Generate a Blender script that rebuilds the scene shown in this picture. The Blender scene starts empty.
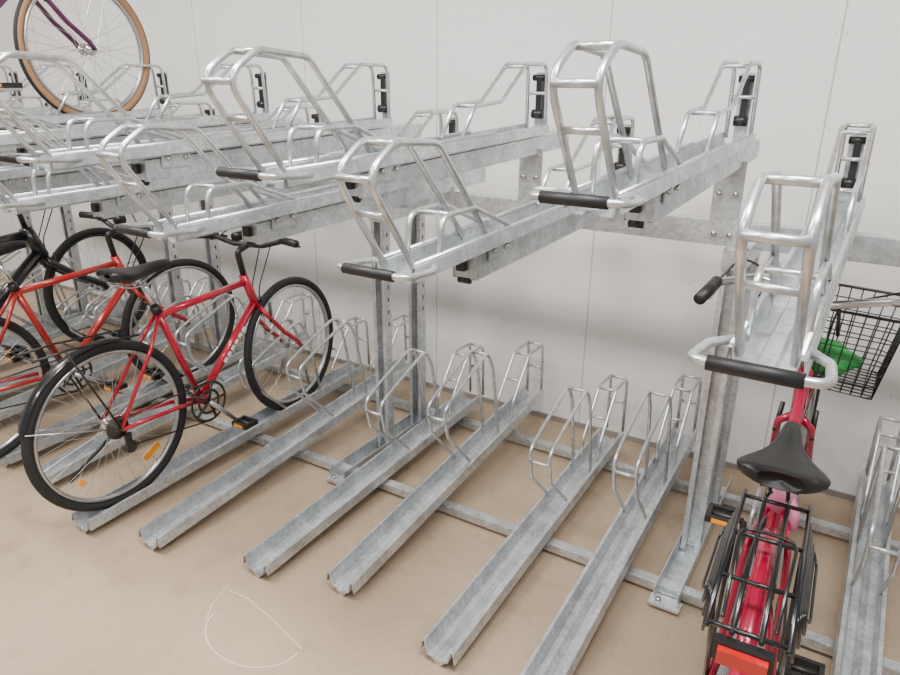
import bpy, math, random
from mathutils import Vector, Matrix, Quaternion
random.seed(7)
COL=bpy.context.scene.collection
# ------------------------------------------------------------------ materials
def mat(name,col,rough=.5,metal=0,noise=0,scale=20,col2=None,bump=0,coat=0,detail=6,emit=0):
    m=bpy.data.materials.new(name); m.use_nodes=True; nt=m.node_tree; b=nt.nodes['Principled BSDF']
    b.inputs['Base Color'].default_value=(*col,1); b.inputs['Roughness'].default_value=rough; b.inputs['Metallic'].default_value=metal
    if coat: b.inputs['Coat Weight'].default_value=coat
    tc=nt.nodes.new('ShaderNodeTexCoord'); nz=nt.nodes.new('ShaderNodeTexNoise'); nz.inputs['Scale'].default_value=scale; nz.inputs['Detail'].default_value=detail
    nt.links.new(tc.outputs['Object'],nz.inputs['Vector'])
    c2=col2 or tuple(c*.85 for c in col)
    mx=nt.nodes.new('ShaderNodeMix'); mx.data_type='RGBA'; mx.inputs[6].default_value=(*col,1); mx.inputs[7].default_value=(*c2,1)
    rp=nt.nodes.new('ShaderNodeValToRGB'); rp.color_ramp.elements[0].position=.35; rp.color_ramp.elements[1].position=.65
    nt.links.new(nz.outputs['Fac'],rp.inputs['Fac']); nt.links.new(rp.outputs['Color'],mx.inputs[0]); nt.links.new(mx.outputs[2],b.inputs['Base Color'])
    if bump:
        bp=nt.nodes.new('ShaderNodeBump'); bp.inputs['Strength'].default_value=bump; bp.inputs['Distance'].default_value=.01
        nt.links.new(nz.outputs['Fac'],bp.inputs['Height']); nt.links.new(bp.outputs['Normal'],b.inputs['Normal'])
    return m
M={}
def galv():
    m=bpy.data.materials.new('galvanised_steel'); m.use_nodes=True; nt=m.node_tree; b=nt.nodes['Principled BSDF']
    tc=nt.nodes.new('ShaderNodeTexCoord')
    v=nt.nodes.new('ShaderNodeTexVoronoi'); v.inputs['Scale'].default_value=95
    n=nt.nodes.new('ShaderNodeTexNoise'); n.inputs['Scale'].default_value=10; n.inputs['Detail'].default_value=9; n.inputs['Roughness'].default_value=.6
    nt.links.new(tc.outputs['Object'],v.inputs['Vector']); nt.links.new(tc.outputs['Object'],n.inputs['Vector'])
    r1=nt.nodes.new('ShaderNodeValToRGB'); r1.color_ramp.elements[0].color=(.42,.445,.465,1); r1.color_ramp.elements[1].color=(.70,.73,.75,1)
    r1.color_ramp.elements[0].position=.28; r1.color_ramp.elements[1].position=.66
    nt.links.new(n.outputs['Fac'],r1.inputs['Fac'])
    bw=nt.nodes.new('ShaderNodeSeparateColor'); nt.links.new(v.outputs['Color'],bw.inputs[0])
    mp=nt.nodes.new('ShaderNodeMapRange'); mp.inputs['To Min'].default_value=.84; mp.inputs['To Max'].default_value=1.1
    nt.links.new(bw.outputs[0],mp.inputs['Value'])
    mul=nt.nodes.new('ShaderNodeVectorMath'); mul.operation='SCALE'
    nt.links.new(r1.outputs['Color'],mul.inputs[0]); nt.links.new(mp.outputs[0],mul.inputs['Scale']); nt.links.new(mul.outputs[0],b.inputs['Base Color'])
    mp2=nt.nodes.new('ShaderNodeMapRange'); mp2.inputs['To Min'].default_value=.32; mp2.inputs['To Max'].default_value=.5
    nt.links.new(bw.outputs[1],mp2.inputs['Value']); nt.links.new(mp2.outputs[0],b.inputs['Roughness'])
    b.inputs['Metallic'].default_value=.8
    return m
M['galv']=galv()
M['wire']=mat('galvanised_wire',(.70,.72,.73),.33,.85,scale=40,col2=(.52,.54,.55))
M['grip']=mat('black_rubber_grip',(.008,.008,.009),.5,0,scale=60)
M['blackplastic']=mat('black_plastic',(.010,.010,.011),.4,0,scale=60)
M['tyre']=mat('tyre_rubber',(.012,.012,.013),.75,0,scale=80)
M['tantyre']=mat('tan_sidewall_tyre',(.33,.18,.09),.7,0,scale=60)
M['rim']=mat('aluminium_rim',(.5,.5,.51),.3,.9,scale=40)
M['blackrim']=mat('black_rim',(.02,.02,.02),.35,.3,scale=40)
M['chrome']=mat('steel_chrome',(.7,.7,.7),.2,1,scale=40)
M['spoke']=mat('spoke_steel',(.6,.6,.6),.3,.9,scale=40)
M['red']=mat('red_bicycle_paint',(.44,.001,.026),.25,.1,scale=8,col2=(.39,.001,.022),coat=.5)
M['orange']=mat('orange_red_paint',(.38,.012,.010),.3,.1,scale=8,coat=.4)
M['pink']=mat('crimson_paint',(.42,.001,.042),.25,.1,scale=8,coat=.5)
M['blk']=mat('black_frame_paint',(.008,.008,.010),.28,.2,scale=8,coat=.5)
M['purple']=mat('purple_frame_paint',(.10,.012,.07),.3,.3,scale=8,coat=.4)
M['saddle']=mat('black_saddle_vinyl',(.008,.008,.009),.42,0,scale=50,bump=.03)
M['brownsaddle']=mat('dark_brown_saddle',(.012,.009,.009),.42,0,scale=50)
M['chain']=mat('chain_steel',(.07,.065,.06),.45,.8,scale=200)
M['redlens']=mat('red_lens',(.5,.004,.004),.15,0,coat=.8)
M['amber']=mat('amber_reflector',(.95,.35,.01),.25,0,coat=.6)
M['white']=mat('white_sticker',(.85,.85,.83),.5)
M['green']=mat('green_fabric',(.012,.2,.035),.6,0,scale=15,col2=(.02,.3,.05),bump=.4)
M['pinkcloth']=mat('pink_cloth',(.70,.22,.36),.8,0,scale=25)
M['brass']=mat('brown_bell',(.16,.09,.05),.4,.5)
# ------------------------------------------------------------------ geometry
class B:
    """collects geometry per (part, material) and turns it into children of one Empty"""
    def __init__(s): s.d={}; s.M=Matrix()
    def add(s,part,m,V,Fc,smooth=True):
        k=(part,m); 
        if k not in s.d: s.d[k]=([],[],[])
        vs,fs,sm=s.d[k]; o=len(vs)
        vs+= [tuple(s.M@Vector(v)) for v in V]; fs+=[tuple(i+o for i in f) for f in Fc]; sm+=[smooth]*len(Fc)
    def finish(s,name,loc=(0,0,0),rot=(0,0,0)):
        e=bpy.data.objects.new(name,None); COL.objects.link(e); e.location=loc; e.rotation_euler=rot
        for (part,m),(vs,fs,sm) in s.d.items():
            me=bpy.data.meshes.new(part); me.from_pydata(vs,[],fs); me.materials.append(M[m])
            me.polygons.foreach_set('use_smooth',sm); me.update()
            ob=bpy.data.objects.new(part,me); COL.objects.link(ob); ob.parent=e
        return e
def fillet(pts,r,n=5,closed=False):
    pts=[Vector(p) for p in pts]; out=[]; N=len(pts)
    for i,p in enumerate(pts):
        if not closed and i in (0,N-1): out.append(p); continue
        a=pts[(i-1)%N]; c=pts[(i+1)%N]; d1=(a-p); d2=(c-p)
        ang=d1.angle(d2) if d1.length>1e-6 and d2.length>1e-6 else math.pi
        if ang>math.radians(172): out.append(p); continue
        t=min(r/max(math.tan(ang/2),.05), d1.length*.48, d2.length*.48)
        A=p+d1.normalized()*t; C=p+d2.normalized()*t
        for j in range(n+1):
            u=j/n; out.append((1-u)**2*A+2*u*(1-u)*p+u*u*C)
    return out
def tube(b,part,m,pts,r,n=8,fr=0,closed=False,r2=None,cap=True):
    pts=[Vector(p) for p in pts]
    if fr: pts=fillet(pts,fr,closed=closed)
    N=len(pts); V=[];Fc=[]
    tg=[]
    for i in range(N):
        if closed: t=pts[(i+1)%N]-pts[(i-1)%N]
        else: t=pts[min(i+1,N-1)]-pts[max(i-1,0)]
        tg.append(t.normalized())
    up=Vector((0,0,1)) if abs(tg[0].z)<.9 else Vector((1,0,0))
    nrm=(up-tg[0]*up.dot(tg[0])).normalized()
    for i in range(N):
        if i: 
            nrm=(nrm-tg[i]*nrm.dot(tg[i])); nrm=nrm.normalized()
        bi=tg[i].cross(nrm); rr=r if r2 is None else r+(r2-r)*i/(N-1)
        for j in range(n):
            a=2*math.pi*j/n; V.append(pts[i]+(nrm*math.cos(a)+bi*math.sin(a))*rr)
    for i in range(N if closed else N-1):
        for j in range(n):
            a=i*n+j; c=i*n+(j+1)%n; i2=(i+1)%N
            Fc.append((a,c,i2*n+(j+1)%n,i2*n+j))
    if not closed and cap:
        Fc.append(tuple(range(n-1,-1,-1))); Fc.append(tuple((N-1)*n+j for j in range(n)))
    b.add(part,m,V,Fc)
def box(b,part,m,c,s,rot=None):
    V=[Vector((x*s[0]/2,y*s[1]/2,z*s[2]/2)) for x in(-1,1) for y in(-1,1) for z in(-1,1)]
    if rot: V=[rot@v for v in V]
    V=[v+Vector(c) for v in V]
    b.add(part,m,V,[(0,1,3,2),(4,6,7,5),(0,4,5,1),(2,3,7,6),(0,2,6,4),(1,5,7,3)],False)
def cyl(b,part,m,p0,p1,r,n=20,r2=None): tube(b,part,m,[p0,p1],r,n,r2=r2)
def sweep(b,part,m,prof,p0,p1,th=.003):
    """thin open profile (x,z) swept from p0 to p1 (mostly along y) with thickness"""
    n=len(prof); P=[Vector((x,0,z)) for x,z in prof]; off=[]
    for i in range(n):
        t=(P[min(i+1,n-1)]-P[max(i-1,0)]).normalized(); off.append(P[i]+Vector((t.z,0,-t.x))*th)
    V=[]
    for base in (Vector(p0),Vector(p1)):
        V+=[base+p for p in P]; V+=[base+p for p in off]
    F=[]; L=2*n
    for i in range(n-1):
        F+=[(i,i+1,L+i+1,L+i),(n+i,L+n+i,L+n+i+1,n+i+1),(i,n+i,n+i+1,i+1),(L+i,L+i+1,L+n+i+1,L+n+i)]
    F+=[(0,L,L+n,n),(n-1,2*n-1,L+2*n-1,L+n-1)]
    b.add(part,m,V,F,False)
def ring(b,part,m,c,R,r,nx=48,n=8,wx=None):
    """torus around x axis"""
    V=[];F=[]; wx=wx or r
    for i in range(nx):
        a=2*math.pi*i/nx
        for j in range(n):
            q=2*math.pi*j/n; rr=R+r*math.cos(q)
            V.append((c[0]+wx*math.sin(q),c[1]+rr*math.cos(a),c[2]+rr*math.sin(a)))
    for i in range(nx):
        for j in range(n):
            i2=(i+1)%nx;j2=(j+1)%n; F.append((i*n+j,i*n+j2,i2*n+j2,i2*n+j))
    b.add(part,m,V,F)
# ------------------------------------------------------------------ rack
rk=B()
def wires(path,x,w,r,part,z0=0,fr=.04,m='wire'):
    for s in (-1,1): tube(rk,part,m,[(x+s*w,y,z) for y,z in path],r,8,fr)
def cross(x,w,y,z,r,part,m='wire'): tube(rk,part,m,[(x-w,y,z),(x+w,y,z)],r,8)
YW=2.94
def upper(x,y0,z0,z1,yr=2.38,sticker=False):
    w=.036
    def Z(y): return z0+(z1-z0)*(y-1.05)/(2.4-1.05)
    prof=[(-.054,.006),(-.050,.034),(-.041,.034),(-.036,0),(-.016,0),(-.011,.009),(.011,.009),(.016,0),(.036,0),(.041,.034),(.050,.034),(.054,.006)]
    sweep(rk,'upper_trays','galv',prof,(x,y0,Z(y0)-.03),(x,yr,Z(yr)-.03))
    for s in(-1,1): tube(rk,'tray_edge_rods','wire',[(x+s*.043,y0+.005,Z(y0)+.006),(x+s*.043,yr-.4,Z(yr-.4)+.006)],.006,8)
    # base channel under the sliding tray
    ys=y0+.27; H=.058
    bp=[(-.018,-H),(-.032,-H),(-.032,0),(.032,0),(.032,-H),(.018,-H)]
    sweep(rk,'tray_base_channels','galv',bp,(x,ys,Z(ys)-.036),(x,2.62,Z(2.62)-.036),.004)
    box(rk,'channel_end_plates','galv',(x,ys+.004,Z(ys)-.036-H/2),(.062,.004,H-.006))
    box(rk,'channel_end_stops','blackplastic',(x-.004,ys-.006,Z(ys)-.060),(.022,.014,.026))
    cyl(rk,'channel_end_stops','blackplastic',(x-.020,ys+.012,Z(ys)-.098),(x+.010,ys+.012,Z(ys)-.098),.010)
    for s in(-1,1):
        box(rk,'slide_brackets','galv',(x+s*.036,ys+.10,Z(ys)-.035),(.004,.10,.05))
        for dy in(.07,.13): cyl(rk,'bolts','chrome',(x+s*.038,ys+dy,Z(ys)-.035),(x+s*.045,ys+dy,Z(ys)-.035),.007,6)
    # pull handle
    zh=Z(y0)+.006
    h=[(x-.040,y0+.09,zh-.015),(x-.078,y0+.02,zh-.008),(x-.085,y0-.08,zh),(x+.085,y0-.08,zh),(x+.078,y0+.02,zh-.008),(x+.040,y0+.09,zh-.015)]
    tube(rk,'pull_handles','wire',h,.007,10,.03)
    tube(rk,'handle_grips','grip',[(x-.060,y0-.08,zh),(x+.056,y0-.08,zh)],.0105,14)
    if sticker:
        box(rk,'handle_label','white',(x-.074,y0-.03,zh+.006),(.034,.022,.0015)); 
    # tall arm hoop
    zz=Z(y0)
    wires([(y0+.02,zz-.01),(y0-.125,zz+.19),(y0-.04,zz+.24),(y0+.10,zz+.23),(y0+.32,zz)],x,w,.0068,'tall_hoops',fr=.05)
    cross(x,w,y0-.116,zz+.182,.0068,'tall_hoops'); cross(x,w,y0-.068,zz+.112,.0062,'tall_hoops'); cross(x,w,y0-.03,zz+.237,.0068,'tall_hoops')
    # low guard arch
    wires([(y0+.10,zz-.01),(y0+.11,zz+.085),(y0+.24,zz+.085),(y0+.46,zz)],x,w+.004,.006,'low_arches',fr=.035)
    cross(x,w+.004,y0+.14,zz+.085,.006,'low_arches')
    # rear wheel guide
    zr=Z(2.3); q=yr-2.44
    wires([(1.86+q,zr-.01),(1.93+q,zr+.08),(2.10+q,zr+.09),(2.27+q,zr+.205),(2.43+q,zr+.205),(2.44+q,zr-.01)],x,w,.0065,'rear_guides',fr=.035)
    for y,dz in((2.25,.195),(2.41,.205),(1.95,.08)): cross(x,w,y+q,zr+dz,.0062,'rear_guides')
    tube(rk,'rear_guides','wire',[(x-w,2.435+q,zr+.11),(x+w,2.435+q,zr+.11)],.006,8)
    box(rk,'rear_upright_plates','galv',(x,2.47+q,zr+.06),(.04,.005,.24))
    box(rk,'lift_dampers','blackplastic',(x+.004,2.452+q,zr+.10),(.020,.022,.12))
    cyl(rk,'lift_dampers','blackplastic',(x-.022,2.45+q,zr+.162),(x+.022,2.45+q,zr+.162),.011)
    cyl(rk,'lift_dampers','blackplastic',(x-.02,2.45+q,zr+.04),(x+.02,2.45+q,zr+.04),.016)
Q=.691
hy={0:1.14,-1:1.07,-2:.97}; ly={0:.965,-1:1.07,-2:1.06}
hx=lambda k:-.420+Q*k
lx=lambda k:-.094+Q*k-(.004 if k==-1 else 0)
for k in range(-6,2):
    upper(hx(k),hy.get(k,1.02),1.412,1.45,sticker=(k==0))
    upper(lx(k),ly.get(k,1.05),1.255,1.285)
# frames
FXs=[-.35+1.37*k for k in range(-3,2)]
BY=2.38; BZ=1.195
x0,x1=FXs[0]-.6,FXs[-1]+.3
def xbeam(part,y,z,h,d,xa,xb,th=.004):
    for (cy,cz,sy,sz) in((y-d/2,z,th,h),(y,z+h/2,d,th),(y,z-h/2,d,th)):
        box(rk,part,'galv',((xa+xb)/2,cy,cz),(xb-xa,sy,sz))
xbeam('cross_beam',BY,BZ-.055,.075,.05,x0,x1)
for fx in FXs:
    for py in(2.24,2.50):
        box(rk,'posts','galv',(fx,py+.018,.57),(.062,.004,1.10)); 
        for s in(-1,1): box(rk,'posts','galv',(fx+s*.031,py,.57),(.004,.04,1.10))
        for s in (-1,1): box(rk,'posts','galv',(fx+s*.024,py-.02,.57),(.016,.004,1.10))
        for i in range(9):
            for s in(-1,1): box(rk,'post_slots','blackplastic',(fx+s*.0332,py,.62+i*.055),(.0006,.008,.018))
    box(rk,'post_head_arms','galv',(fx,2.38,1.09),(.07,.34,.06))
    for s in(-1,1): box(rk,'foot_beams','galv',(fx+s*.038,2.32,.04),(.004,.84,.06))
    box(rk,'foot_beams','galv',(fx,2.32,.010),(.078,.84,.006))
    box(rk,'foot_beams','galv',(fx,1.905,.018),(.10,.05,.008))
    cyl(rk,'anchor_bolts','chrome',(fx-.02,1.90,.015),(fx-.02,1.90,.035),.008,8)
for k in range(-6,2):
    x=hx(k)
    box(rk,'support_plates','galv',(x,2.352,1.25),(.09,.006,.24))
    box(rk,'support_plates','galv',(x,2.39,1.25),(.006,.08,.24))
    for dx in(-.025,.025):
        for dz in(-.08,.05): cyl(rk,'bolts','chrome',(x+dx,2.350,1.22+dz),(x+dx,2.340,1.22+dz),.009,6)
    box(rk,'support_plates','galv',(lx(k),2.352,1.16),(.08,.006,.09))
for y in(1.97,2.62): xbeam('floor_bars',y,.032,.03,.035,x0,x1)
# lower rails
P=.364
ry={-4:1.13,-3:1.20,-2:1.30,-1:1.385,0:1.31,1:1.30,2:1.25,3:1.3}
lowprof=[(-.060,.006),(-.054,.042),(-.043,.044),(-.032,0),(-.012,0),(0,-.008),(.012,0),(.032,0),(.043,.044),(.054,.042),(.060,.006)]
for k in range(-10,5):
    odd=k%2; x=-.842+P*k-(.064 if odd else 0)
    y0=ry.get(k,1.22); yend=2.84 if odd else 2.76
    zf=.03; zr=.155 if odd else .085
    sweep(rk,'lower_rails','galv',lowprof,(x,y0,zf),(x,yend,zr),.0035)
    def Z(y): return zf+(zr-zf)*(y-y0)/(yend-y0)
    b_=[(x-.03,y0+.004,zf-.002),(x+.03,y0+.004,zf-.002),(x+.006,y0+.004,0),(x-.006,y0+.004,0)]
    rk.add('rail_feet','galv',b_+[(a,b+.006,c) for a,b,c in b_],[(0,1,2,3),(7,6,5,4),(0,4,5,1),(1,5,6,2),(2,6,7,3),(3,7,4,0)],False)
    for yy in(1.97,2.62):
        h=Z(yy)-.008-.045
        if h>.015: box(rk,'rail_supports','galv',(x,yy,.045+h/2),(.045,.03,h)); box(rk,'rail_supports','galv',(x+.03,yy,.05),(.03,.03,.006))
    dz=.045 if odd else -.012; dy=.05 if odd else .01
    w=.037
    wires([(2.17,Z(2.17)+.03),(1.99,.28+dz),(1.96,.40+dz),(2.06,.445+dz),(2.29,.53+dz),(2.34,.44+dz),(2.41,Z(2.4)+.02)],x,w,.0066,'lower_wheel_hoops',fr=.045)
    cross(x,w,1.965,.36+dz,.0062,'lower_wheel_hoops'); cross(x,w,2.295,.515+dz,.0062,'lower_wheel_hoops')
    wires([(2.48+dy,Z(2.48)+.03),(2.49+dy,.20+dz),(2.64+dy,.385+dz),(2.79+dy,.385+dz),(2.80+dy,Z(2.78)+.02)],x,w,.0066,'lower_rear_guides',fr=.035)
    for yy,z in((2.64,.38),(2.78,.385),(2.56,.28)): cross(x,w,yy+dy,z+dz,.0062,'lower_rear_guides')
    cross(x,w,2.80+dy,.26+dz,.0062,'lower_rear_guides')
rk.finish('two_tier_bicycle_rack')
# ------------------------------------------------------------------ bicycles
def wheel(b,part,c,R,tyre='tyre',rim='rim',tw=.018,side=None,nsp=32,ph=0):
    c=Vector(c)
    ring(b,part+'_tyre',tyre,c,R-tw,tw,56,10)
    if tyre=='tantyre': ring(b,part+'_tread','tyre',c,R-.006,.008,56,8,wx=.013)
    ring(b,part+'_rim',rim,c,R-tw*2-.006,.009,56,8,wx=.012)
    cyl(b,part+'_hub','chrome',c-Vector((.045,0,0)),c+Vector((.045,0,0)),.014)
    for s in(-1,1): cyl(b,part+'_hub','chrome',c+Vector((s*.028,0,0)),c+Vector((s*.032,0,0)),.026)
    cyl(b,part+'_hub','chain',c-Vector((.065,0,0)),c+Vector((.065,0,0)),.006,8)
    for i in range(nsp):
        a=2*math.pi*i/nsp+ph; s=1 if i%2 else -1; off=(1 if (i//2)%2 else -1)*1.1
        p=c+Vector((s*.03,.024*math.cos(a+off),.024*math.sin(a+off))); q=c+Vector((0,(R-2*tw-.006)*math.cos(a),(R-2*tw-.006)*math.sin(a)))
        tube(b,part+'_spokes','spoke',[p,q],.0011,4,cap=False)
def guard(b,m,c,R,a0,a1,w=.024,part='mudguard'):
    V=[];F=[];n=20
    for i in range(n+1):
        a=math.radians(a0+(a1-a0)*i/n)
        for x,rr in((-w,R-.010),(-w*.6,R),(w*.6,R),(w,R-.010)):
            V.append((c[0]+x,c[1]+rr*math.cos(a),c[2]+rr*math.sin(a)))
    for i in range(n):
        for j in range(3): F.append((i*4+j,i*4+j+1,i*4+5+j,i*4+4+j))
    b.add(part,m,V,F)
def saddle(b,c,m='saddle',L=.27,W=.15,tilt=0):
    st=[(.5,.010,.0,.016),(.47,.018,.004,.024),(.40,.022,.007,.03),(.3,.026,.008,.035),(.18,.031,.006,.04),(.06,.041,.004,.042),(-.05,.056,.004,.045),(-.15,.074,.006,.05),(-.25,.091,.010,.05),(-.34,.100,.015,.048),(-.42,.098,.019,.045),(-.47,.082,.02,.04),(-.5,.05,.018,.03)]
    V=[];F=[];n=20
    for t,hw,dz,h in st:
        hw*=W/.2
        for j in range(n):
            a=2*math.pi*j/n; sx=math.cos(a); sz=math.sin(a)
            sx=math.copysign(abs(sx)**.8,sx)
            V.append((c[0]+hw*sx,c[1]+t*L,c[2]+dz+ (sz*.014 if sz>0 else sz*h*.75)+tilt*t))
    for i in range(len(st)-1):
        for j in range(n): F.append((i*n+j,i*n+(j+1)%n,(i+1)*n+(j+1)%n,(i+1)*n+j))
    F.append(tuple(range(n))); F.append(tuple((len(st)-1)*n+j for j in range(n-1,-1,-1)))
    b.add('saddle',m,V,F)
    for s in(-1,1): tube(b,'saddle_rails','chrome',[(c[0]+s*.02,c[1]+.1,c[2]-.02),(c[0]+s*.022,c[1]+.03,c[2]-.05),(c[0]+s*.022,c[1]-.05,c[2]-.05),(c[0]+s*.035,c[1]-.10,c[2]-.03)],.0035,6,.02)
def bicycle(name,loc,rot,frame,R=.335,wb=.97,tyre='tyre',rim='rim',step=False,guards=None,bar='flat',sad='saddle',fat=1,rack=False,basket=False,steer=0,fz=.0,extra=None,hbz=.55,crank=-35,sadL=.27,sadW=.15,seatdy=0,front_guard=True,ho=.26,bo=(0,.24,.10),bbox=(.36,.27,.23),gw=.024):
    b=B(); Z=Vector
    bb=Z((0,.40,-.055)); seat=Z((0,.26,.38)); ht=Z((0,wb-ho,.40)); hb=Z((0,wb-ho+.045,.27)); fa=Z((0,wb,fz))
    if step: bb=Z((0,.42,-.05)); seat=Z((0,.31,.30)); ht=Z((0,wb-.25,.44)); hb=Z((0,wb-.205,.31))
    r=.0155*fat
    wheel(b,'rear_wheel',(0,0,0),R,tyre,rim)
    tube(b,'frame',frame,[bb,seat],.0145*fat,12)
    tube(b,'frame',frame,[ht+(ht-hb).normalized()*.015,hb-(ht-hb).normalized()*.015],.019*fat,14)
    if step:
        tube(b,'frame',frame,[hb+Z((0,0,.02)),Z((0,.60,.08)),bb+Z((0,.02,.01))],.018,12,.1)
        tube(b,'frame',frame,[ht-Z((0,0,.03)),Z((0,.58,.19)),bb.lerp(seat,.42)],.0135,12,.1)
    else:
        tube(b,'frame',frame,[seat-Z((0,0,.02)),ht-Z((0,0,.02))],r*.95,12)
        tube(b,'frame',frame,[hb+Z((0,0,.015)),bb],r*1.1,12)
    for s in(-1,1):
        tube(b,'frame',frame,[bb+Z((s*.02,-.02,0)),Z((s*.035,.28,-.03)),Z((s*.058,0,0))],.009,8,.05)
        tube(b,'frame',frame,[seat+Z((s*.012,0,-.02)),Z((s*.04,.18,.25)),Z((s*.058,0,.005))],.0075,8,.05)
    tube(b,'bottom_bracket',frame,[bb-Z((.035,0,0)),bb+Z((.035,0,0))],.021,14)
    sd=(seat-bb).normalized(); sp=seat+sd*.13
    tube(b,'seat_post','chrome',[seat,sp],.0125,12); tube(b,'seat_clamp','blackplastic',[seat-sd*.01,seat+sd*.02],.019,12)
    saddle(b,sp+Z((0,-.01+seatdy,.045)),sad,L=sadL,W=sadW)
    cx=.05
    ring(b,'chainring','chain',(cx,bb.y,bb.z),.085,.006,36,6,wx=.003); ring(b,'chainring','chain',(cx,bb.y,bb.z),.05,.006,30,6,wx=.003)
    for i in range(5):
        a=i*2*math.pi/5; tube(b,'chainring','chain',[(cx,bb.y,bb.z),(cx,bb.y+.085*math.cos(a),bb.z+.085*math.sin(a))],.006,6)
    for rr,xx in((.045,.03),(.038,.036),(.031,.042),(.025,.048)): cyl(b,'cassette','chain',(xx,0,0),(xx+.003,0,0),rr,24)
    tube(b,'chain','chain',[(cx,bb.y,bb.z+.088),(.045,0,.035)],.0035,6); tube(b,'chain','chain',[(cx,bb.y,bb.z-.088),(.045,.03,-.085),(.045,.015,-.04)],.0035,6)
    box(b,'rear_derailleur','chain',(.055,.02,-.06),(.012,.025,.07)); ring(b,'rear_derailleur','chain',(.047,.03,-.09),.02,.005,16,6)
    for s,a in((1,math.radians(crank)),(-1,math.radians(crank+180))):
        e=bb+Z((s*.075,.165*math.cos(a),.165*math.sin(a)))
        tube(b,'cranks','rim' if not step else 'chain',[bb+Z((s*.055,0,0)),e],.011,8,r2=.009)
        pc=e+Z((s*.055,0,0))
        for t in(-1,1): box(b,'pedals','blackplastic',pc+Z((0,t*.03,0)),(.085,.012,.02)); box(b,'pedals','blackplastic',pc+Z((t*.036,0,0)),(.012,.06,.02)); box(b,'pedal_reflectors','amber',pc+Z((0,t*.038,0)),(.05,.004,.012))
        cyl(b,'pedals','chain',e,e+Z((s*.09,0,0)),.009,8)
    ax=(ht-hb).normalized()
    S=Matrix.Translation(hb)@Matrix.Rotation(steer,4,ax)@Matrix.Translation(-hb)
    b.M=S
    wheel(b,'front_wheel',fa,R,tyre,rim,ph=.1)
    crown=hb-ax*.035
    for s in(-1,1): tube(b,'fork',frame,[crown+Z((s*.012,0,.012)),crown+Z((s*.045,.005,-.02)),crown.lerp(fa,.55)+Z((s*.05,-.014,0)),fa+Z((s*.055,-.02,.03)),fa+Z((s*.055,0,0))],.011*fat,8,.03)
    top=ht+ax*.06; top.z=max(top.z,hbz-.03)
    tube(b,'stem','blackplastic' if bar!='city' else 'chrome',[ht,top,top+Z((0,.07,.015))],.0135,10,.02)
    c=top+Z((0,.07,.015))
    if bar=='flat': hp=[(-.28,-.03,.03),(-.2,0,.03),(-.08,.0,0),(.08,0,0),(.2,0,.03),(.28,-.03,.03)]
    elif bar=='city': hp=[(-.27,-.20,.02),(-.26,-.1,.04),(-.17,.0,.05),(0,0,0),(.17,0,.05),(.26,-.1,.04),(.27,-.20,.02)]
    hp=[c+Z(p) for p in hp]
    tube(b,'handlebar','chrome' if bar=='city' else 'blackplastic',hp,.0115,10,.05)
    for i,j in((0,1),(-1,-2)):
        d=(hp[j]-hp[i]).normalized(); tube(b,'grips','grip',[hp[i]-d*.01,hp[i]+d*.11],.0165,12)
        q=hp[i]+d*.125; sx=-1 if i==0 else 1
        tube(b,'brake_levers','chain' if bar=='flat' else 'chrome',[q,q+Z((0,.04,-.015)),hp[i]+d*.03+Z((0,.055,-.03))],.005,6,.01)
        tube(b,'cables','blackplastic',[q,q+Z((-sx*.03,.1,.05)),c+Z((sx*.03,.11,-.02)),ht+Z((sx*.02,.06,-.06)),crown+Z((0,.02,.02))],.003,6,.06)
    for s in(-1,1): tube(b,'front_brake','chain',[crown+Z((s*.05,.02,-.06)),crown+Z((s*.045,.03,.03))],.007,6)
    if guards and front_guard:
        guard(b,guards,fa,R+.016,-20,150,w=gw)
        for s in(-1,1): tube(b,'mudguard_stays','spoke',[fa+Z((s*.05,0,0)),fa+Z((s*.02,(R+.015)*math.cos(math.radians(-10)),(R+.015)*math.sin(math.radians(-10))))],.0025,5)
    if basket:
        bc=ht+Z(bo); W,D,H=bbox
        rm='blackplastic'
        def rect(z,w,d,r):
            tube(b,'wire_basket',rm,[bc+Z((-w/2,-d/2,z)),bc+Z((w/2,-d/2,z)),bc+Z((w/2,d/2,z)),bc+Z((-w/2,d/2,z))],r,6,.03,closed=True)
        nz=7
        for i in range(nz+1):
            t=i/nz; rect(-H/2+H*t,W*(.82+.18*t),D*(.82+.18*t),.0045 if i==nz else .0019)
        for i in range(13):
            u=-.5+i/12
            for s in(-1,1): tube(b,'wire_basket',rm,[bc+Z((u*W*.82,s*D*.41,-H/2)),bc+Z((u*W,s*D*.5,H/2))],.0019,4)
            tube(b,'wire_basket',rm,[bc+Z((u*W*.82,-D*.41,-H/2)),bc+Z((u*W*.82,D*.41,-H/2))],.0019,4)
        for i in range(10):
            u=-.5+i/9
            for s in(-1,1): tube(b,'wire_basket',rm,[bc+Z((s*W*.41,u*D*.82,-H/2)),bc+Z((s*W*.5,u*D,H/2))],.0019,4)
            tube(b,'wire_basket',rm,[bc+Z((-W*.41,u*D*.82,-H/2)),bc+Z((W*.41,u*D*.82,-H/2))],.0019,4)
        for s in(-1,1): tube(b,'basket_bracket',rm,[bc+Z((s*.04,-D/2,.05)),c+Z((s*.04,0,0))],.005,6); 
        V=[];F=[];nu,nv=24,14
        for i in range(nv+1):
            ph_=math.pi*i/nv
            for j in range(nu):
                a=2*math.pi*j/nu; k=1+.12*math.sin(3*a+ph_*2)+.08*math.sin(5*a-3*ph_)
                V.append(bc+Z((.12*k*math.sin(ph_)*math.cos(a)-.02,.095*k*math.sin(ph_)*math.sin(a),-.065+.045*k*math.cos(ph_))))
        for i in range(nv):
            for j in range(nu): F.append((i*nu+j,i*nu+(j+1)%nu,(i+1)*nu+(j+1)%nu,(i+1)*nu+j))
        b.add('green_bag','green',V,F)
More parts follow.
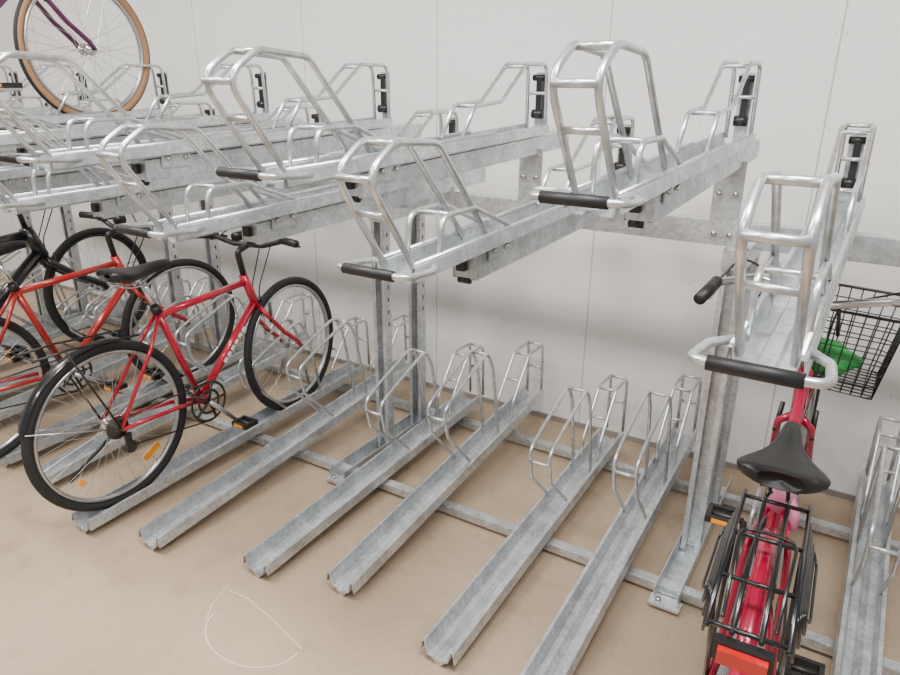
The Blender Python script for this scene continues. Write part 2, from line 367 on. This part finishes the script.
    if bar=='city':
        p=hp[-3]+Z((.03,-.02,.03)); cyl(b,'bell','chrome',p-Z((0,0,.012)),p+Z((0,0,.012)),.03,20,r2=.018)
    else:
        p=hp[2]+Z((-.02,.03,.02)); cyl(b,'headlight','brass' if frame=='blk' else 'blackplastic',p,p+Z((0,.045,0)),.022,16)
    b.M=Matrix()
    if guards:
        guard(b,guards,(0,0,0),R+(.016 if front_guard else .010),5 if front_guard else 75,200 if front_guard else 160,w=gw if front_guard else .019)
        for s in(-1,1): tube(b,'mudguard_stays','spoke',[(s*.05,0,0),(s*.02,-(R+.006)*.93,.11)],.0025,5)
    if rack:
        z=R+.05; ys=(-.28,.16)
        rm='blk'
        for x in(-.062,-.022,.022,.062): tube(b,'luggage_rack',rm,[(x,ys[0],z),(x,ys[1],z)],.005,6)
        for y in(-.27,-.14,0,.14): tube(b,'luggage_rack',rm,[(-.064,y,z),(.064,y,z)],.005,6)
        for s in(-1,1):
            tube(b,'luggage_rack',rm,[(s*.062,-.2,z),(s*.068,0,0)],.0045,6); tube(b,'luggage_rack',rm,[(s*.062,.04,z),(s*.068,0,0)],.0045,6)
            tube(b,'luggage_rack',rm,[(s*.02,.16,z),(s*.012,.26,z+.01)],.0045,6)
            for d in(0,.018,.036,.054): tube(b,'side_pannier_frame',rm,[(s*(.068+d*.2),-.20+d,z-.005-d*.5),(s*(.074+d*.3),-.18+d,z-.11+d),(s*(.074+d*.3),.10-d,z-.11+d),(s*(.068+d*.2),.12-d,z-.005-d*.5)],.003,6,.025,closed=True)
        tube(b,'rack_spring_clip',rm,[(-.04,-.26,z+.01),(-.05,-.03,z+.035),(.05,-.03,z+.035),(.04,-.26,z+.01)],.0035,6,.03)
        box(b,'tail_light','blackplastic',(0,-.285,z-.03),(.09,.02,.035)); 
        box(b,'tail_light_lens','redlens',(0,-.300,z-.03),(.075,.016,.026))
    if extra: extra(b,dict(bb=bb,seat=seat,ht=ht,hb=hb,R=R))
    return b.finish(name,loc,rot)
def ex_main(b,d):
    R=d['R']
    box(b,'spoke_reflector','amber',(.012,.13,-.17),(.006,.08,.028),Matrix.Rotation(math.radians(28),3,'X'))
    box(b,'spoke_reflector','amber',(.012,-.16,-.16),(.006,.03,.02),Matrix.Rotation(math.radians(-40),3,'X'))
    tube(b,'kickstand','blackplastic',[(-.04,.06,-.03),(-.05,-.17,-.17)],.007,8)
    for dx in(-.05,.05): tube(b,'rear_carrier','blackplastic',[(dx,.14,.33),(dx,-.12,.36),(dx,-.25,.36)],.004,6,.03)
    for y in(-.24,-.1,.06): tube(b,'rear_carrier','blackplastic',[(-.05,y,.36),(.05,y,.36)],.004,6)
    for s in (-1,1): tube(b,'rear_carrier','blackplastic',[(s*.055,-.14,.36),(s*.06,0,0)],.004,6)
    hb,bb=d['hb'],d['bb']; dv=(hb-bb).normalized(); ang=math.atan2(dv.z,dv.y)
    for i in range(6):
        p=bb.lerp(hb,.40+.065*i); box(b,'frame_lettering','white',p+Vector((.0155,0,0)),(.003,.022,.016),Matrix.Rotation(ang,3,'X'))
bicycle('red_trekking_bicycle',(-2.29,1.31,.375),(math.radians(1),0,0),'red',R=.328,wb=.965,guards='blk',front_guard=False,sad='brownsaddle',steer=math.radians(6),extra=ex_main,crank=-50)
bicycle('orange_hybrid_bicycle',(-3.015,1.16,.385),(math.radians(1),0,0),'orange',guards=None,wb=1.03,ho=.30,steer=math.radians(-5),R=.33)
bicycle('black_mountain_bicycle',(-3.743,1.10,.42),(math.radians(2),0,0),'blk',fat=1.8,rim='blackrim',R=.34,wb=1.13,ho=.34,steer=math.radians(4))
bicycle('purple_road_bicycle',(-3.17,1.03,1.715),(0,0,0),'purple',tyre='tantyre',R=.315,wb=.98)
def ex_r(b,d):
    s=d['seat']
    tube(b,'pink_ribbon','pinkcloth',[s+Vector((0,-.01,-.02)),s+Vector((.012,-.02,.02)),s+Vector((-.01,-.02,.05))],.026,10,r2=.02)
    tube(b,'pink_ribbon','pinkcloth',[s+Vector((.02,-.02,.02)),s+Vector((.04,-.04,-.01)),s+Vector((.04,-.05,-.05))],.010,8,.02)
    tube(b,'kickstand','blackplastic',[(.04,.2,-.05),(.13,.12,-.2)],.010,8)
bicycle('red_step_through_bicycle',(-.062,1.27,.40),(math.radians(1),0,math.radians(2.2)),'pink',step=True,guards='pink',bar='city',rack=True,basket=True,steer=math.radians(-5),R=.33,wb=.98,extra=ex_r,hbz=.64,crank=215,sadL=.28,sadW=.17,seatdy=-.07,bo=(.01,.22,.05),bbox=(.38,.27,.24),gw=.017)
# ------------------------------------------------------------------ room
def simple_box(name,c,s,m):
    V=[(c[0]+x*s[0]/2,c[1]+y*s[1]/2,c[2]+z*s[2]/2) for x in(-1,1) for y in(-1,1) for z in(-1,1)]
    me=bpy.data.meshes.new(name); me.from_pydata(V,[],[(0,1,3,2),(4,6,7,5),(0,4,5,1),(2,3,7,6),(0,2,6,4),(1,5,7,3)]); me.materials.append(m)
    o=bpy.data.objects.new(name,me); COL.objects.link(o); return o
wm=bpy.data.materials.new('painted_wall_panels'); wm.use_nodes=True; nt=wm.node_tree; bs=nt.nodes['Principled BSDF']; bs.inputs['Roughness'].default_value=.6
tc=nt.nodes.new('ShaderNodeTexCoord'); sx=nt.nodes.new('ShaderNodeSeparateXYZ'); nt.links.new(tc.outputs['Object'],sx.inputs[0])
def mth(op,a,b=None,c=None):
    n=nt.nodes.new('ShaderNodeMath'); n.operation=op
    for i,v in enumerate((a,b,c)):
        if v is None: continue
        if isinstance(v,(int,float)): n.inputs[i].default_value=v
        else: nt.links.new(v,n.inputs[i])
    return n.outputs[0]
PW=.834; X0=-.229
fx=mth('ABSOLUTE',mth('SUBTRACT',mth('FRACT',mth('ADD',mth('DIVIDE',mth('SUBTRACT',sx.outputs[0],X0),PW),20.5)),.5))
seam=mth('LESS_THAN',fx,.003/PW)
gx=mth('ABSOLUTE',mth('SUBTRACT',mth('FRACT',mth('ADD',mth('DIVIDE',mth('SUBTRACT',sx.outputs[0],X0),PW/2),20.5)),.5))
gz=mth('ABSOLUTE',mth('SUBTRACT',mth('FRACT',mth('DIVIDE',sx.outputs[2],.32)),.5))
gxo=mth('ABSOLUTE',mth('SUBTRACT',mth('MULTIPLY',gx,PW/2),.018)); 
dist=mth('ADD',mth('POWER',gxo,2),mth('POWER',mth('MULTIPLY',gz,.32),2))
dot=mth('LESS_THAN',dist,.0040**2)
mask=mth('MAXIMUM',mth('MULTIPLY',seam,.6),mth('MULTIPLY',dot,.45))
nz=nt.nodes.new('ShaderNodeTexNoise'); nz.inputs['Scale'].default_value=1.2; nt.links.new(tc.outputs['Object'],nz.inputs['Vector'])
m1=nt.nodes.new('ShaderNodeMix'); m1.data_type='RGBA'; m1.inputs[6].default_value=(.87,.86,.835,1); m1.inputs[7].default_value=(.82,.812,.79,1); nt.links.new(nz.outputs['Fac'],m1.inputs[0])
m2=nt.nodes.new('ShaderNodeMix'); m2.data_type='RGBA'; m2.inputs[7].default_value=(.25,.24,.23,1); nt.links.new(mask,m2.inputs[0]); nt.links.new(m1.outputs[2],m2.inputs[6]); nt.links.new(m2.outputs[2],bs.inputs['Base Color'])
fm=bpy.data.materials.new('beige_concrete_floor'); fm.use_nodes=True; nt=fm.node_tree; bs=nt.nodes['Principled BSDF']
tc=nt.nodes.new('ShaderNodeTexCoord')
n1=nt.nodes.new('ShaderNodeTexNoise'); n1.inputs['Scale'].default_value=1.6; n1.inputs['Detail'].default_value=8; n1.inputs['Roughness'].default_value=.6
n2=nt.nodes.new('ShaderNodeTexNoise'); n2.inputs['Scale'].default_value=60; n2.inputs['Detail'].default_value=6
n3=nt.nodes.new('ShaderNodeTexNoise'); n3.inputs['Scale'].default_value=6; n3.inputs['Detail'].default_value=5
for n in(n1,n2,n3): nt.links.new(tc.outputs['Object'],n.inputs['Vector'])
r=nt.nodes.new('ShaderNodeValToRGB'); r.color_ramp.elements[0].position=.3; r.color_ramp.elements[1].position=.7
r.color_ramp.elements[0].color=(.345,.255,.172,1); r.color_ramp.elements[1].color=(.46,.35,.245,1)
nt.links.new(n1.outputs['Fac'],r.inputs['Fac'])
mx=nt.nodes.new('ShaderNodeMix'); mx.data_type='RGBA'; mx.blend_type='MULTIPLY'; mx.inputs[0].default_value=.35
nt.links.new(r.outputs['Color'],mx.inputs[6])
r2=nt.nodes.new('ShaderNodeValToRGB'); r2.color_ramp.elements[0].position=.28; r2.color_ramp.elements[1].position=.45; r2.color_ramp.elements[0].color=(.6,.6,.6,1); r2.color_ramp.elements[1].color=(1,1,1,1)
nt.links.new(n2.outputs['Fac'],r2.inputs['Fac']); nt.links.new(r2.outputs['Color'],mx.inputs[7])
r3=nt.nodes.new('ShaderNodeValToRGB'); r3.color_ramp.elements[0].position=.30; r3.color_ramp.elements[1].position=.42; r3.color_ramp.elements[0].color=(.7,.68,.66,1); r3.color_ramp.elements[1].color=(1,1,1,1)
nt.links.new(n3.outputs['Fac'],r3.inputs['Fac'])
mx2=nt.nodes.new('ShaderNodeMix'); mx2.data_type='RGBA'; mx2.blend_type='MULTIPLY'; mx2.inputs[0].default_value=.5
nt.links.new(mx.outputs[2],mx2.inputs[6]); nt.links.new(r3.outputs['Color'],mx2.inputs[7]); nt.links.new(mx2.outputs[2],bs.inputs['Base Color'])
bs.inputs['Roughness'].default_value=.5
bp=nt.nodes.new('ShaderNodeBump'); bp.inputs['Strength'].default_value=.15; bp.inputs['Distance'].default_value=.004; nt.links.new(n2.outputs['Fac'],bp.inputs['Height']); nt.links.new(bp.outputs['Normal'],bs.inputs['Normal'])
simple_box('floor',(-2.5,0,-.05),(12,6.2,.1),fm)
simple_box('wall_back',(-2.5,YW+.05,1.6),(12,.1,3.2),wm)
simple_box('wall_left',(-8.55,0,1.6),(.1,6.2,3.2),wm)
cm=mat('white_ceiling',(.8,.79,.77),.8,scale=3)
simple_box('ceiling',(-2.5,0,3.25),(12,6.2,.1),cm)
simple_box('baseboard_back',(-2.5,YW-.004,.012),(12,.008,.024),mat('grey_sealant',(.30,.27,.24),.6))
ck=B(); M['chalk']=mat('white_chalk',(.80,.73,.66),.9,scale=120)
def ribbon(pts,w):
    V=[];F=[]
    for i,p in enumerate(pts):
        p=Vector(p); t=(Vector(pts[min(i+1,len(pts)-1)])-Vector(pts[max(i-1,0)])).normalized(); nn=Vector((-t.y,t.x))*w
        V+=[(p.x+nn.x,p.y+nn.y,.0012),(p.x-nn.x,p.y-nn.y,.0012)]
    for i in range(len(pts)-1): F.append((2*i,2*i+1,2*i+3,2*i+2))
    ck.add('chalk_line','chalk',V,F,False)
ribbon([(-1.39+.17*math.cos(math.radians(a)),1.12+.12*math.sin(math.radians(a))) for a in range(185,375,12)],.0017)
ribbon([(-1.60,1.21),(-1.52,1.215),(-1.38,1.19),(-1.22,1.15)],.0015)
ribbon([(-1.62,1.22),(-1.60,1.14),(-1.56,1.08)],.0012)
ck.finish('chalk_mark')
# ------------------------------------------------------------------ light
for i,(x,y,e) in enumerate([(-4.6,.6,108),(-2.2,.6,108),(.2,.6,132),(-1,-1.6,80)]):
    l=bpy.data.lights.new('ceiling_light','AREA'); l.shape='RECTANGLE'; l.size=1.5; l.size_y=.4; l.energy=e; l.color=(1,.985,.96)
    o=bpy.data.objects.new('ceiling_light',l); COL.objects.link(o); o.location=(x,y,3.15)
w=bpy.data.worlds.new('daylight'); bpy.context.scene.world=w; w.use_nodes=True
bg=w.node_tree.nodes['Background']; bg.inputs[0].default_value=(.95,.97,1,1); bg.inputs[1].default_value=.55
# ------------------------------------------------------------------ camera
th,ph,ro=[math.radians(a) for a in (20.385,31.654,.486)]
F=Vector((-math.sin(ph)*math.cos(th),math.cos(ph)*math.cos(th),-math.sin(th)))
R=Vector((math.cos(ph),math.sin(ph),0)); U=R.cross(F)
R2=R*math.cos(ro)+U*math.sin(ro); U2=U*math.cos(ro)-R*math.sin(ro)
cam=bpy.data.cameras.new('camera'); co=bpy.data.objects.new('camera',cam); COL.objects.link(co)
cam.sensor_width=36; cam.lens=693.65/900*36; cam.clip_start=.05
mw=Matrix((R2,U2,-F)).transposed().to_4x4(); mw.translation=Vector((0,0,1.6)); co.matrix_world=mw
bpy.context.scene.camera=co
